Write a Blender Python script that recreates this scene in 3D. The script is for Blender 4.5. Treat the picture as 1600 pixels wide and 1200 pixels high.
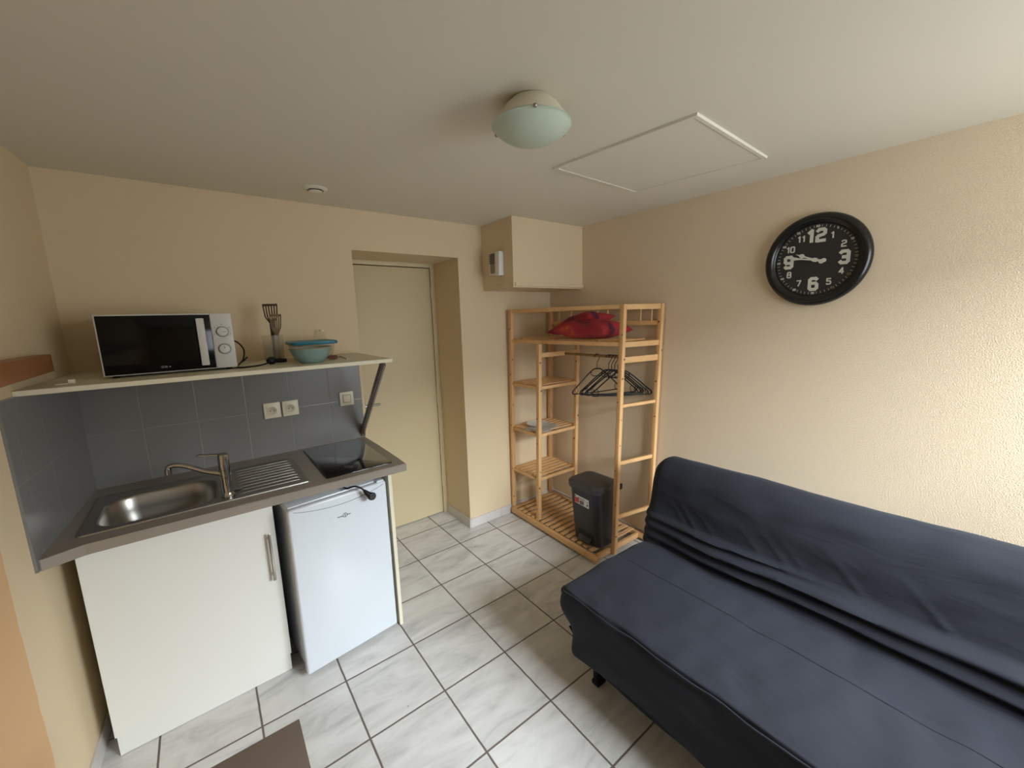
import bpy, bmesh, math, random
from mathutils import Vector, Matrix, noise
random.seed(7)
C = bpy.context.scene
for o in list(bpy.data.objects): bpy.data.objects.remove(o)
PI = math.pi

# ------------------------------------------------------------------ camera
YAW, PITCH, ROLL = 0.6526, -0.1636, -0.029
f_ = Vector((math.sin(YAW)*math.cos(PITCH), math.cos(YAW)*math.cos(PITCH), math.sin(PITCH)))
r_ = Vector((math.cos(YAW), -math.sin(YAW), 0)); u_ = r_.cross(f_)
r2 = r_*math.cos(ROLL)+u_*math.sin(ROLL); u2 = -r_*math.sin(ROLL)+u_*math.cos(ROLL)
cam = bpy.data.cameras.new('camera'); cam.sensor_width = 36; cam.lens = 36*631.6/1600; cam.clip_start = .02
co = bpy.data.objects.new('camera', cam); C.collection.objects.link(co)
m = Matrix((r2, u2, -f_)).transposed().to_4x4(); m.translation = Vector((.4647, -2.5865, 1.6372))
co.matrix_world = m; C.camera = co

# ------------------------------------------------------------------ light and exposure
C.view_settings.view_transform = 'Standard'; C.view_settings.look = 'None'
C.view_settings.gamma = 1; C.view_settings.use_curve_mapping = False
C.view_settings.exposure = 0.0
w = bpy.data.worlds.new('World'); C.world = w; w.use_nodes = True
bg = w.node_tree.nodes['Background']; bg.inputs[0].default_value = (.80, .90, 1, 1); bg.inputs[1].default_value = 1.0
WX0, WX1, WZ0, WZ1, YF = 1.55, 2.78, 0.95, 2.12, -3.5
def area(name, loc, sx, sy, power, col, aim):
    l = bpy.data.lights.new(name, 'AREA'); l.shape = 'RECTANGLE'; l.size = sx; l.size_y = sy
    l.energy = power; l.color = col
    o = bpy.data.objects.new(name, l); C.collection.objects.link(o); o.location = loc
    o.rotation_euler = Vector(aim).to_track_quat('-Z', 'Y').to_euler(); return o
area('window_daylight', ((WX0+WX1)/2, YF-.22, (WZ0+WZ1)/2+.05), WX1-WX0+.1, WZ1-WZ0+.1, 42, (.86, .94, 1), (-.05, 1, -.3))
area('sky_daylight', (2.55, -7.0, 3.9), 6.6, 2.2, 2900, (.86, .94, 1), (-.35, 4.2, -2.3))

# ------------------------------------------------------------------ helpers
W, H, K = 2.876, 2.30, 0.0603
MW = {}
def lin(c):
    return tuple((x/255/12.92 if x/255 <= .04045 else ((x/255+.055)/1.055)**2.4) for x in c)+(1,)
def mat(name, col, rough=.6, metal=0, bump=0, bscale=60, var=0, vscale=4, spec=.5, aniso=None, trans=0):
    m = bpy.data.materials.new(name); m.use_nodes = True; nt = m.node_tree; b = nt.nodes['Principled BSDF']
    c = lin(col); b.inputs['Base Color'].default_value = c
    b.inputs['Roughness'].default_value = rough; b.inputs['Metallic'].default_value = metal
    b.inputs['Specular IOR Level'].default_value = spec
    if trans: b.inputs['Transmission Weight'].default_value = trans
    tc = nt.nodes.new('ShaderNodeTexCoord')
    mp = nt.nodes.new('ShaderNodeMapping'); nt.links.new(tc.outputs['Object'], mp.inputs[0])
    if aniso: mp.inputs['Scale'].default_value = aniso
    n = nt.nodes.new('ShaderNodeTexNoise'); n.inputs['Scale'].default_value = vscale; n.inputs['Detail'].default_value = 5
    nt.links.new(mp.outputs[0], n.inputs[0])
    mx = nt.nodes.new('ShaderNodeMix'); mx.data_type = 'RGBA'
    mx.inputs[6].default_value = tuple(x*(1-var) for x in c[:3])+(1,); mx.inputs[7].default_value = tuple(min(1, x*(1+var)) for x in c[:3])+(1,)
    nt.links.new(n.outputs[0], mx.inputs[0]); nt.links.new(mx.outputs[2], b.inputs['Base Color'])
    if bump:
        n2 = nt.nodes.new('ShaderNodeTexNoise'); n2.inputs['Scale'].default_value = bscale; n2.inputs['Detail'].default_value = 3
        nt.links.new(mp.outputs[0], n2.inputs[0])
        bp = nt.nodes.new('ShaderNodeBump'); bp.inputs['Strength'].default_value = bump; bp.inputs['Distance'].default_value = .003
        nt.links.new(n2.outputs[0], bp.inputs['Height']); nt.links.new(bp.outputs[0], b.inputs['Normal'])
    return m
def link(name, bm, mt, parent=None, smooth=True, local=False, angle=40, sub=0, stay=False):
    if parent is not None and not local: bm.transform(MW[parent].inverted())
    me = bpy.data.meshes.new(name); bmesh.ops.recalc_face_normals(bm, faces=bm.faces) if not stay else None
    bm.to_mesh(me); bm.free()
    o = bpy.data.objects.new(name, me); C.collection.objects.link(o)
    for x in (mt if isinstance(mt, (list, tuple)) else [mt]): me.materials.append(x)
    if smooth:
        for p in me.polygons: p.use_smooth = True
        try: me.set_sharp_from_angle(angle=math.radians(angle))
        except Exception: pass
    if sub:
        s = o.modifiers.new('sub', 'SUBSURF'); s.levels = s.render_levels = sub
    o.parent = parent; MW[o] = MW[parent] if parent is not None else Matrix()
    return o
def thing(name, label, cat, loc=(0, 0, 0), rz=0, group=None):
    o = bpy.data.objects.new(name, None); C.collection.objects.link(o); o.empty_display_size = .05
    o.location = loc; o.rotation_euler = (0, 0, rz); MW[o] = Matrix.Translation(loc) @ Matrix.Rotation(rz, 4, 'Z')
    tag(o, label, cat, group); return o
def tag(o, label, cat, group=None):
    o['label'] = label; o['category'] = cat
    if group: o['group'] = group
    return o
def struct(o, label=None):
    o['kind'] = 'structure'
    if label: o['label'] = label
    return o
def BM(): return bmesh.new()
def box(bm, x0, x1, y0, y1, z0, z1, bev=0, seg=2, M=None, mi=0):
    ps = [(x, y, z) for x in (x0, x1) for y in (y0, y1) for z in (z0, z1)]
    return hexa(bm, [ps[i] for i in (0, 4, 6, 2, 1, 5, 7, 3)], bev, seg, M, mi)
def hexa(bm, p, bev=0, seg=2, M=None, mi=0):   # p: bottom 4 ccw, top 4 ccw
    vs = [bm.verts.new(M @ Vector(a) if M else a) for a in p]
    fs = [bm.faces.new([vs[i] for i in q]) for q in ((3, 2, 1, 0), (4, 5, 6, 7), (0, 1, 5, 4), (1, 2, 6, 5), (2, 3, 7, 6), (3, 0, 4, 7))]
    for q in fs: q.material_index = mi
    if bev:
        es = list({e for q in fs for e in q.edges})
        bmesh.ops.bevel(bm, geom=es, offset=bev, segments=seg, profile=.5, affect='EDGES', clamp_overlap=True)
    return vs
def beam(bm, a, b, w_, h_, up=(0, 0, 1), bev=.002):
    a, b = Vector(a), Vector(b); d = (b-a).normalized(); s = d.cross(Vector(up))
    if s.length < 1e-4: s = d.cross(Vector((1, 0, 0)))
    s.normalize(); t = s.cross(d)
    p = [c+s*i*w_/2+t*j*h_/2 for c in (a, b) for i, j in ((-1, -1), (1, -1), (1, 1), (-1, 1))]
    hexa(bm, p, bev)
def tube(bm, pts, rad, seg=10, cap=True):
    pts = [Vector(p) for p in pts]; rings = []
    n = len(pts); rs = rad if isinstance(rad, (list, tuple)) else [rad]*n
    t0 = (pts[1]-pts[0]).normalized(); s = t0.orthogonal().normalized()
    for i, p in enumerate(pts):
        t = (pts[min(i+1, n-1)]-pts[max(i-1, 0)]).normalized()
        s = (s-t*s.dot(t)).normalized(); q = t.cross(s)
        rings.append([bm.verts.new(p+(s*math.cos(2*PI*k/seg)+q*math.sin(2*PI*k/seg))*rs[i]) for k in range(seg)])
    for a, b in zip(rings, rings[1:]):
        for k in range(seg): bm.faces.new((a[k], a[(k+1) % seg], b[(k+1) % seg], b[k]))
    if cap: bm.faces.new(rings[0][::-1]); bm.faces.new(rings[-1])
def smooth_pts(pts, n=8):
    pts = [Vector(p) for p in pts]; P = [pts[0]*2-pts[1]]+pts+[pts[-1]*2-pts[-2]]; out = []
    for i in range(1, len(P)-2):
        for k in range(n):
            t = k/n; a, b, c, d = P[i-1:i+3]
            out.append(.5*((2*b)+(c-a)*t+(2*a-5*b+4*c-d)*t*t+(3*b-a-3*c+d)*t**3))
    return out+[pts[-1]]
def lathe(bm, prof, seg=48, M=None, close=False):
    rings = []
    for r, z in prof:
        if r < 1e-6: rings.append([bm.verts.new((M or Matrix()) @ Vector((0, 0, z)))])
        else: rings.append([bm.verts.new((M or Matrix()) @ Vector((r*math.cos(2*PI*k/seg), r*math.sin(2*PI*k/seg), z))) for k in range(seg)])
    for a, b in zip(rings, rings[1:]):
        for k in range(seg):
            k2 = (k+1) % seg
            if len(a) == 1 and len(b) == 1: continue
            if len(a) == 1: bm.faces.new((a[0], b[k], b[k2]))
            elif len(b) == 1: bm.faces.new((a[k], a[k2], b[0]))
            else: bm.faces.new((a[k], a[k2], b[k2], b[k]))
def frame_M(o, x, y):   # local x,y axes at origin o
    x = Vector(x).normalized(); y = Vector(y).normalized(); z = x.cross(y)
    mm = Matrix((x, y, z)).transposed().to_4x4(); mm.translation = Vector(o); return mm
def text_bm(bm, s, size, M, thick=.0008, off=0, sx=1):
    cu = bpy.data.curves.new('t', 'FONT'); cu.body = s; cu.size = size; cu.align_x = 'CENTER'; cu.align_y = 'CENTER'
    cu.offset = off; cu.extrude = thick; cu.resolution_u = 4
    o = bpy.data.objects.new('t', cu); C.collection.objects.link(o)
    dg = bpy.context.evaluated_depsgraph_get(); dg.update()
    me = bpy.data.meshes.new_from_object(o.evaluated_get(dg))
    me.transform(M @ Matrix.Diagonal((sx, 1, 1, 1))); bm.from_mesh(me)
    bpy.data.objects.remove(o); bpy.data.curves.remove(cu); bpy.data.meshes.remove(me)
DIG = {'0': [[(.12,0),(.48,0),(.6,.12),(.6,.88),(.48,1),(.12,1),(0,.88),(0,.12),(.12,0)]],
 '1': [[(.1,.8),(.34,1),(.34,0)]],
 '2': [[(0,.86),(.12,1),(.48,1),(.6,.88),(.6,.64),(.5,.54),(.1,.44),(0,.34),(0,0),(.62,0)]],
 '3': [[(0,.88),(.12,1),(.48,1),(.6,.88),(.6,.6),(.5,.5),(.2,.5)],[(.5,.5),(.6,.4),(.6,.12),(.48,0),(.12,0),(0,.12)]],
 '4': [[(.45,0),(.45,1),(0,.3),(.64,.3)]],
 '5': [[(.58,1),(.03,1),(.03,.56),(.48,.58),(.6,.46),(.6,.12),(.48,0),(.1,0),(0,.1)]],
 '6': [[(.58,.9),(.48,1),(.12,1),(0,.88),(0,.12),(.12,0),(.48,0),(.6,.12),(.6,.44),(.48,.56),(0,.56)]],
 '7': [[(0,1),(.62,1),(.25,0)]],
 '8': [[(.12,0),(.48,0),(.6,.12),(.6,.4),(.5,.52),(.1,.52),(0,.4),(0,.12),(.12,0)],[(.1,.52),(.03,.62),(.03,.88),(.14,1),(.46,1),(.57,.88),(.57,.62),(.5,.52)]],
 '9': [[(.02,.1),(.12,0),(.48,0),(.6,.12),(.6,.88),(.48,1),(.12,1),(0,.88),(0,.56),(.12,.44),(.6,.44)]]}
def digits(bm, s, h, M, wd=.2, sx=1.0, th=.0006):
    sw = wd*h; hh = h-sw; adv = (.6*hh*sx+sw*1.35); tot = adv*(len(s)-1); x0 = -tot/2-.3*hh*sx
    for c in s:
        for pl in DIG[c]:
            for ii, (a, b) in enumerate(zip(pl, pl[1:])):
                ze = Vector((0, 0, .00009*(ii+1)+(.00005 if pl is not DIG[c][0] else 0)))
                A = Vector((x0+a[0]*hh*sx, (a[1]-.5)*hh, 0)); B = Vector((x0+b[0]*hh*sx, (b[1]-.5)*hh, 0)); d = (B-A).normalized(); n = Vector((-d.y, d.x, 0))*sw/2; e = d*sw*.30
                q = [A-e-n, B+e-n, B+e+n, A-e+n]; hexa(bm, [M @ (p-ze*.5) for p in q]+[M @ (p+Vector((0, 0, th))+ze) for p in q])
        x0 += adv*(.8 if c == '1' else 1)
def rrect(x0, x1, y0, y1, r, n=6):
    out = []
    for cx, cy, a0 in ((x1-r, y1-r, 0), (x0+r, y1-r, PI/2), (x0+r, y0+r, PI), (x1-r, y0+r, 1.5*PI)):
        for k in range(n+1): a = a0+PI/2*k/n; out.append((cx+r*math.cos(a), cy+r*math.sin(a)))
    return out
def loft(bm, loops, cap0=True, cap1=True, mi=0):
    R = [[bm.verts.new(p) for p in L] for L in loops]
    for a, b in zip(R, R[1:]):
        n = len(a)
        for k in range(n): bm.faces.new((a[k], a[(k+1) % n], b[(k+1) % n], b[k])).material_index = mi
    if cap0: bm.faces.new(R[0][::-1]).material_index = mi
    if cap1: bm.faces.new(R[-1]).material_index = mi
    return R

# ------------------------------------------------------------------ materials
cream = (222, 202, 167)
M_wall = mat('cream_wall', cream, .75, bump=.25, bscale=45, var=.03, vscale=2)
M_ceil = mat('ceiling_paint', (226, 220, 205), .8, bump=.08, bscale=30, var=.02, vscale=1.5)
M_door = mat('door_paint', (214, 198, 160), .5, var=.02, vscale=3)
M_white = mat('white_laminate', (226, 225, 218), .35, var=.015, vscale=3)
M_fridge = mat('white_enamel', (216, 222, 228), .22, var=.01, vscale=3)
M_grey = mat('grey_plastic', (120, 124, 128), .5)
M_cream_lam = mat('cream_laminate', (226, 218, 194), .45, var=.02, vscale=6)
M_top = mat('taupe_worktop', (146, 136, 124), .42, var=.10, vscale=5, bump=.05, bscale=80)
M_table = mat('brown_tabletop', (128, 114, 104), .5, var=.14, vscale=7)
M_steel = mat('brushed_steel', (178, 174, 166), .34, 1, var=.05, vscale=8, aniso=(1, 14, 14))
M_chrome = mat('chrome', (186, 186, 188), .1, 1)
M_satin = mat('satin_metal', (176, 170, 162), .3, 1)
M_hob = mat('black_glass', (10, 10, 11), .06, spec=.6)
M_mwblack = mat('microwave_glass', (5, 5, 6), .12, spec=.3)
M_mwwhite = mat('microwave_white', (206, 203, 198), .4)
M_black = mat('black_plastic', (18, 18, 19), .5, spec=.3)
M_bin = mat('bin_plastic', (44, 44, 47), .42, bump=.1, bscale=300)
M_binlid = mat('bin_lid_plastic', (62, 61, 62), .48, bump=.1, bscale=300)
M_pine = mat('pine', (222, 176, 122), .5, var=.16, vscale=7, aniso=(2, 2, .6), bump=.04)
M_knot = mat('pine_knot', (112, 66, 36), .6)
M_oak = mat('orange_wood', (160, 106, 66), .45, var=.2, vscale=9, aniso=(6, .6, 6))
M_socket = mat('socket_plastic', (232, 224, 200), .35)
M_dark = mat('dark_gap', (24, 22, 20), .7)
M_clockrim = mat('clock_rim_black', (16, 16, 16), .25)
M_clockface = mat('clock_face_black', (38, 36, 34), .6, var=.15, vscale=30, aniso=(1, 12, 1))
M_num = mat('numeral_white', (206, 202, 190), .6, var=.08, vscale=40)
M_numold = mat('numeral_faded', (140, 118, 98), .6)
M_red = None
M_lens = mat('frosted_green_glass', (192, 206, 190), .35, spec=.5)
M_fixture = mat('cream_metal', (216, 208, 186), .5)
M_teal = mat('teal_plastic', (38, 124, 150), .35)
M_bowl = mat('aqua_glass', (138, 166, 162), .2, bump=.6, bscale=120, var=.05)
M_sock_dark = mat('sponge_red', (132, 82, 70), .85)
M_paper = mat('newsprint', (196, 188, 174), .8, var=.25, vscale=60)
M_plate = mat('white_paper_plate', (222, 220, 216), .6)
M_uten_w = mat('steel_utensil', (150, 138, 124), .3, .9)
M_uten_b = mat('brown_plastic_spatula', (74, 52, 36), .5)
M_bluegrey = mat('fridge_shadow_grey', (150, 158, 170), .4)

def glassmat(name, tint, mixf=.8):
    m = bpy.data.materials.new(name); m.use_nodes = True; nt = m.node_tree; nt.nodes.clear()
    o = nt.nodes.new('ShaderNodeOutputMaterial'); t = nt.nodes.new('ShaderNodeBsdfTransparent'); g = nt.nodes.new('ShaderNodeBsdfPrincipled')
    t.inputs[0].default_value = lin(tint); g.inputs['Roughness'].default_value = .12; g.inputs['Base Color'].default_value = lin(tint)
    x = nt.nodes.new('ShaderNodeMixShader'); x.inputs[0].default_value = 1-mixf
    nt.links.new(t.outputs[0], x.inputs[1]); nt.links.new(g.outputs[0], x.inputs[2]); nt.links.new(x.outputs[0], o.inputs[0]); return m
M_clear = glassmat('clear_plastic', (250, 247, 240), .90)
M_pane = glassmat('window_glass', (255, 255, 255), .95)

def nodes(name):
    m = bpy.data.materials.new(name); m.use_nodes = True; nt = m.node_tree
    def N(t, **kw):
        n = nt.nodes.new(t)
        for k, v in kw.items():
            if k == 'op': n.operation = v
            else: n.inputs[int(k[1:])].default_value = v
        return n
    def Lk(a, b): nt.links.new(a, b)
    def math_(op, a, b=None, c=None):
        n = nt.nodes.new('ShaderNodeMath'); n.operation = op
        for i, v in enumerate((a, b, c)):
            if v is None: continue
            if isinstance(v, (int, float)): n.inputs[i].default_value = v
            else: nt.links.new(v, n.inputs[i])
        return n.outputs[0]
    return m, nt, N, Lk, math_, nt.nodes['Principled BSDF']
def mixc(nt, fac, a, b):
    n = nt.nodes.new('ShaderNodeMix'); n.data_type = 'RGBA'
    for i, v in ((0, fac), (6, a), (7, b)):
        if isinstance(v, (tuple, float, int)): n.inputs[i].default_value = v
        else: nt.links.new(v, n.inputs[i])
    return n.outputs[2]
def ramp(nt, fac, stops):
    n = nt.nodes.new('ShaderNodeValToRGB'); e = n.color_ramp.elements
    while len(e) < len(stops): e.new(.5)
    for q, (p, c) in zip(e, stops): q.position = p; q.color = c
    nt.links.new(fac, n.inputs[0]); return n.outputs[0]

def floor_mat():
    m, nt, N, L, mt, b = nodes('marble_tiles'); S = .333
    geo = N('ShaderNodeNewGeometry'); sp = N('ShaderNodeSeparateXYZ'); L(geo.outputs['Position'], sp.inputs[0])
    wob = N('ShaderNodeTexNoise', i2=14.0, i3=2.0); L(geo.outputs['Position'], wob.inputs[0]); wb = mt('MULTIPLY', mt('SUBTRACT', wob.outputs[0], .5), .003)
    u = mt('DIVIDE', mt('ADD', mt('SUBTRACT', sp.outputs[0], .4768), wb), S); v = mt('DIVIDE', mt('ADD', mt('ADD', sp.outputs[1], 1.1402), wb), S)
    def d(x): fr = mt('FRACT', mt('ADD', x, 20)); return mt('MINIMUM', fr, mt('SUBTRACT', 1, fr))
    dist = mt('MINIMUM', d(u), d(v))
    g = ramp(nt, dist, [(.0095, (1, 1, 1, 1)), (.0135, (0, 0, 0, 1))])
    cb = N('ShaderNodeCombineXYZ'); L(mt('FLOOR', mt('ADD', u, 20)), cb.inputs[0]); L(mt('FLOOR', mt('ADD', v, 20)), cb.inputs[1])
    wn = N('ShaderNodeTexWhiteNoise'); L(cb.outputs[0], wn.inputs[0])
    va = N('ShaderNodeVectorMath'); va.operation = 'MULTIPLY_ADD'; L(wn.outputs['Color'], va.inputs[0]); va.inputs[1].default_value = (20, 20, 20); L(geo.outputs['Position'], va.inputs[2])
    mp = N('ShaderNodeMapping'); L(va.outputs[0], mp.inputs[0]); mp.inputs['Rotation'].default_value = (0, 0, .75); mp.inputs['Scale'].default_value = (1, 3.2, 1)
    n1 = N('ShaderNodeTexNoise', i2=3.2, i3=9.0, i4=.62); L(mp.outputs[0], n1.inputs[0]); n1.inputs['Distortion'].default_value = .9
    c = ramp(nt, n1.outputs[0], [(.30, lin((178, 178, 178))), (.44, lin((202, 201, 199))), (.56, lin((213, 212, 210))), (.75, lin((219, 219, 218)))])
    n3 = N('ShaderNodeTexNoise', i2=.8); L(geo.outputs['Position'], n3.inputs[0])
    c = mixc(nt, mt('MULTIPLY', n3.outputs[0], .10), c, lin((205, 190, 165)))
    sk = N('ShaderNodeTexNoise', i2=34.0, i3=0.0); L(geo.outputs['Position'], sk.inputs[0])
    spk = ramp(nt, sk.outputs[0], [(.862, (0, 0, 0, 1)), (.872, (1, 1, 1, 1))])
    c = mixc(nt, spk, c, lin((60, 52, 46)))
    c = mixc(nt, g, c, lin((104, 92, 86)))
    L(c, b.inputs['Base Color'])
    L(mt('ADD', mt('MULTIPLY', g, .5), .26), b.inputs['Roughness'])
    bp = N('ShaderNodeBump'); bp.inputs['Strength'].default_value = .5; bp.inputs['Distance'].default_value = .002
    L(mt('SUBTRACT', 1, g), bp.inputs['Height']); L(bp.outputs[0], b.inputs['Normal'])
    return m
def walltile_mat(axis):
    m, nt, N, L, mt, b = nodes('grey_wall_tiles')
    geo = N('ShaderNodeNewGeometry'); sp = N('ShaderNodeSeparateXYZ'); L(geo.outputs['Position'], sp.inputs[0])
    u = mt('DIVIDE', mt('SUBTRACT', sp.outputs[axis], .202 if axis == 0 else .0), .2105); v = mt('DIVIDE', mt('SUBTRACT', sp.outputs[2], 1.16), .27)
    def d(x, s): fr = mt('FRACT', mt('ADD', x, 20)); return mt('MULTIPLY', mt('MINIMUM', fr, mt('SUBTRACT', 1, fr)), s)
    dist = mt('MINIMUM', d(u, .2105), d(v, .27))
    g = ramp(nt, dist, [(.0009, (1, 1, 1, 1)), (.0020, (0, 0, 0, 1))])
    n1 = N('ShaderNodeTexNoise', i2=3.0, i3=4.0); L(geo.outputs['Position'], n1.inputs[0])
    c = mixc(nt, n1.outputs[0], lin((120, 118, 115)), lin((132, 130, 129)))
    c = mixc(nt, mt('MULTIPLY', g, .35), c, lin((160, 158, 150)))
    L(c, b.inputs['Base Color']); b.inputs['Roughness'].default_value = .3
    bp = N('ShaderNodeBump'); bp.inputs['Strength'].default_value = .4; bp.inputs['Distance'].default_value = .0015
    L(mt('SUBTRACT', 1, g), bp.inputs['Height']); L(bp.outputs[0], b.inputs['Normal']); return m
def wallpaper_mat():
    m, nt, N, L, mt, b = nodes('textured_wallpaper')
    geo = N('ShaderNodeNewGeometry'); n = N('ShaderNodeTexNoise', i2=2.0, i3=3.0); L(geo.outputs['Position'], n.inputs[0])
    c = mixc(nt, n.outputs[0], lin((222, 203, 174)), lin((229, 210, 182))); L(c, b.inputs['Base Color'])
    mp = N('ShaderNodeMapping'); mp.inputs['Scale'].default_value = (1, 1, 1.7); L(geo.outputs['Position'], mp.inputs[0])
    n2 = N('ShaderNodeTexNoise', i2=210.0, i3=2.0); L(mp.outputs[0], n2.inputs[0])
    n3 = N('ShaderNodeTexVoronoi', i2=190.0); L(mp.outputs[0], n3.inputs[0])
    bp = N('ShaderNodeBump'); bp.inputs['Strength'].default_value = .6; bp.inputs['Distance'].default_value = .003
    L(mt('ADD', n2.outputs[0], mt('MULTIPLY', n3.outputs[0], .5)), bp.inputs['Height']); L(bp.outputs[0], b.inputs['Normal'])
    b.inputs['Roughness'].default_value = .7; return m
def leftwall_mat():
    m, nt, N, L, mt, b = nodes('two_tone_wall')
    geo = N('ShaderNodeNewGeometry'); sp = N('ShaderNodeSeparateXYZ'); L(geo.outputs['Position'], sp.inputs[0])
    n = N('ShaderNodeTexNoise', i2=6.0, i3=3.0); L(geo.outputs['Position'], n.inputs[0])
    y = mt('ADD', sp.outputs[1], mt('MULTIPLY', mt('SUBTRACT', n.outputs[0], .5), .04))
    a = mt('LESS_THAN', y, -.865); bz = mt('LESS_THAN', sp.outputs[2], 1.2)
    c = mixc(nt, mt('MULTIPLY', a, bz), lin(cream), lin((218, 176, 130)))
    L(c, b.inputs['Base Color']); b.inputs['Roughness'].default_value = .75
    n2 = N('ShaderNodeTexNoise', i2=45.0); L(geo.outputs['Position'], n2.inputs[0])
    bp = N('ShaderNodeBump'); bp.inputs['Strength'].default_value = .25; bp.inputs['Distance'].default_value = .003
    L(n2.outputs[0], bp.inputs['Height']); L(bp.outputs[0], b.inputs['Normal']); return m
def fabric_mat():
    m, nt, N, L, mt, b = nodes('charcoal_navy_cotton')
    tc = N('ShaderNodeTexCoord'); n = N('ShaderNodeTexNoise', i2=3.0, i3=5.0); L(tc.outputs['Object'], n.inputs[0])
    c = mixc(nt, n.outputs[0], lin((31, 33, 40)), lin((40, 42, 50)))
    L(c, b.inputs['Base Color']); b.inputs['Roughness'].default_value = .8; b.inputs['Specular IOR Level'].default_value = .25
    b.inputs['Sheen Weight'].default_value = .05; b.inputs['Sheen Roughness'].default_value = .4; b.inputs['Sheen Tint'].default_value = (.7, .8, 1, 1)
    mp = N('ShaderNodeMapping'); mp.inputs['Scale'].default_value = (1.0, .25, 1.0); L(tc.outputs['Object'], mp.inputs[0])
    n2 = N('ShaderNodeTexNoise', i2=14.0, i3=5.0); L(mp.outputs[0], n2.inputs[0]); n2.inputs['Distortion'].default_value = 1.2
    bp = N('ShaderNodeBump'); bp.inputs['Strength'].default_value = .45; bp.inputs['Distance'].default_value = .008
    L(n2.outputs[0], bp.inputs['Height']); L(bp.outputs[0], b.inputs['Normal']); return m
def pillow_mat():
    m, nt, N, L, mt, b = nodes('red_flower_cotton')
    tc = N('ShaderNodeTexCoord')
    n = N('ShaderNodeTexNoise', i2=6.5, i3=2.0); L(tc.outputs['Object'], n.inputs[0])
    c = ramp(nt, n.outputs[0], [(.34, lin((84, 36, 62))), (.42, lin((150, 36, 46))), (.58, lin((162, 40, 48))), (.66, lin((190, 84, 44))), (.74, lin((200, 112, 48)))])
    L(c, b.inputs['Base Color']); b.inputs['Roughness'].default_value = .8
    n2 = N('ShaderNodeTexNoise', i2=12.0, i3=3.0); L(tc.outputs['Object'], n2.inputs[0])
    bp = N('ShaderNodeBump'); bp.inputs['Strength'].default_value = .4; bp.inputs['Distance'].default_value = .01
    L(n2.outputs[0], bp.inputs['Height']); L(bp.outputs[0], b.inputs['Normal']); return m
def baseb_mat():
    return mat('marble_skirting', (210, 204, 200), .35, var=.06, vscale=9)
M_floor = floor_mat(); M_tileX = walltile_mat(0); M_tileY = walltile_mat(1); M_paperwall = wallpaper_mat(); M_left = leftwall_mat()
M_fabric = fabric_mat(); M_red = pillow_mat(); M_base = baseb_mat()

# ------------------------------------------------------------------ the room
LX = lambda y: K*y
bm = BM(); box(bm, -.5, W+.2, YF-.3, .62, -.1, 0); struct(link('floor', bm, M_floor, smooth=False))
bm = BM(); box(bm, -.5, W+.2, YF-.3, .62, H, H+.1); struct(link('ceiling', bm, M_ceil, smooth=False))
bm = BM(); box(bm, W, W+.2, YF-.3, .62, 0, H); struct(link('wall_right', bm, M_paperwall, smooth=False))
bm = BM(); y1 = YF-.1
hexa(bm, [(LX(y1)-.2, y1, 0), (LX(y1), y1, 0), (0, 0, 0), (-.2, 0, 0), (LX(y1)-.2, y1, H), (LX(y1), y1, H), (0, 0, H), (-.2, 0, H)])
struct(link('wall_left', bm, M_left, smooth=False))
D0, D1, DZ, REC = 1.255, 1.989, 2.065, .376
bm = BM()
box(bm, -.2, D0, 0, .55, 0, H); box(bm, D1, W, 0, .55, 0, H); box(bm, D0, D1, 0, .55, DZ, H); box(bm, D0, D1, REC+.05, .55, 0, DZ)
struct(link('wall_back', bm, M_wall, smooth=False))
bm = BM(); ya = YF-.2
box(bm, -.5, WX0, ya, YF, 0, H); box(bm, WX1, W, ya, YF, 0, H); box(bm, WX0, WX1, ya, YF, 0, WZ0); box(bm, WX0, WX1, ya, YF, WZ1, H)
struct(link('wall_front', bm, M_wall, smooth=False))
# window in the wall behind the camera
wn = thing('window_1', 'x', 'window', (WX0, YF-.1, WZ0)); del wn['label']; del wn['category']; wn['kind'] = 'structure'
bm = BM(); t = .05
for a in ((WX0, WX0+t, WZ0, WZ1), (WX1-t, WX1, WZ0, WZ1), (WX0, WX1, WZ0, WZ0+t), (WX0, WX1, WZ1-t, WZ1), ((WX0+WX1)/2-.035, (WX0+WX1)/2+.035, WZ0, WZ1)):
    box(bm, a[0], a[1], YF-.13, YF-.08, a[2], a[3], .004)
link('window_frame', bm, M_white, wn)
for a, b in ((WX0+t, (WX0+WX1)/2-.035), ((WX0+WX1)/2+.035, WX1-t)):
    bm = BM(); box(bm, a, b, YF-.108, YF-.104, WZ0+t, WZ1-t); link('window_pane', bm, M_pane, wn, smooth=False)
# boxed-in corner under the ceiling, with its bottom board
bx, bd, bz = 2.197, .368, 1.868
bm = BM(); box(bm, bx, W, -bd, 0, bz, H); struct(link('trim_1', bm, M_wall, smooth=False))
bm = BM(); box(bm, bx+.012, W, -bd-.012, -bd, bz-.022, bz+.004, .003); box(bm, bx, W, -bd, 0, bz-.03, bz, .002)
struct(link('trim_2', bm, M_wall, smooth=False))
# grey wall tiles
TZ = 1.43
bm = BM(); box(bm, .0, 1.236, -.008, 0, .885, TZ, .0015); struct(link('trim_3', bm, M_tileX, smooth=False))
bm = BM(); ye = -.706; q = .008
hexa(bm, [(LX(ye), ye, .87), (LX(ye)+q, ye, .87), (q, 0, .87), (0, 0, .87), (LX(ye), ye, TZ), (LX(ye)+q, ye, TZ), (q, 0, TZ), (0, 0, TZ)])
struct(link('trim_4', bm, M_tileY, smooth=False))
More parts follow.
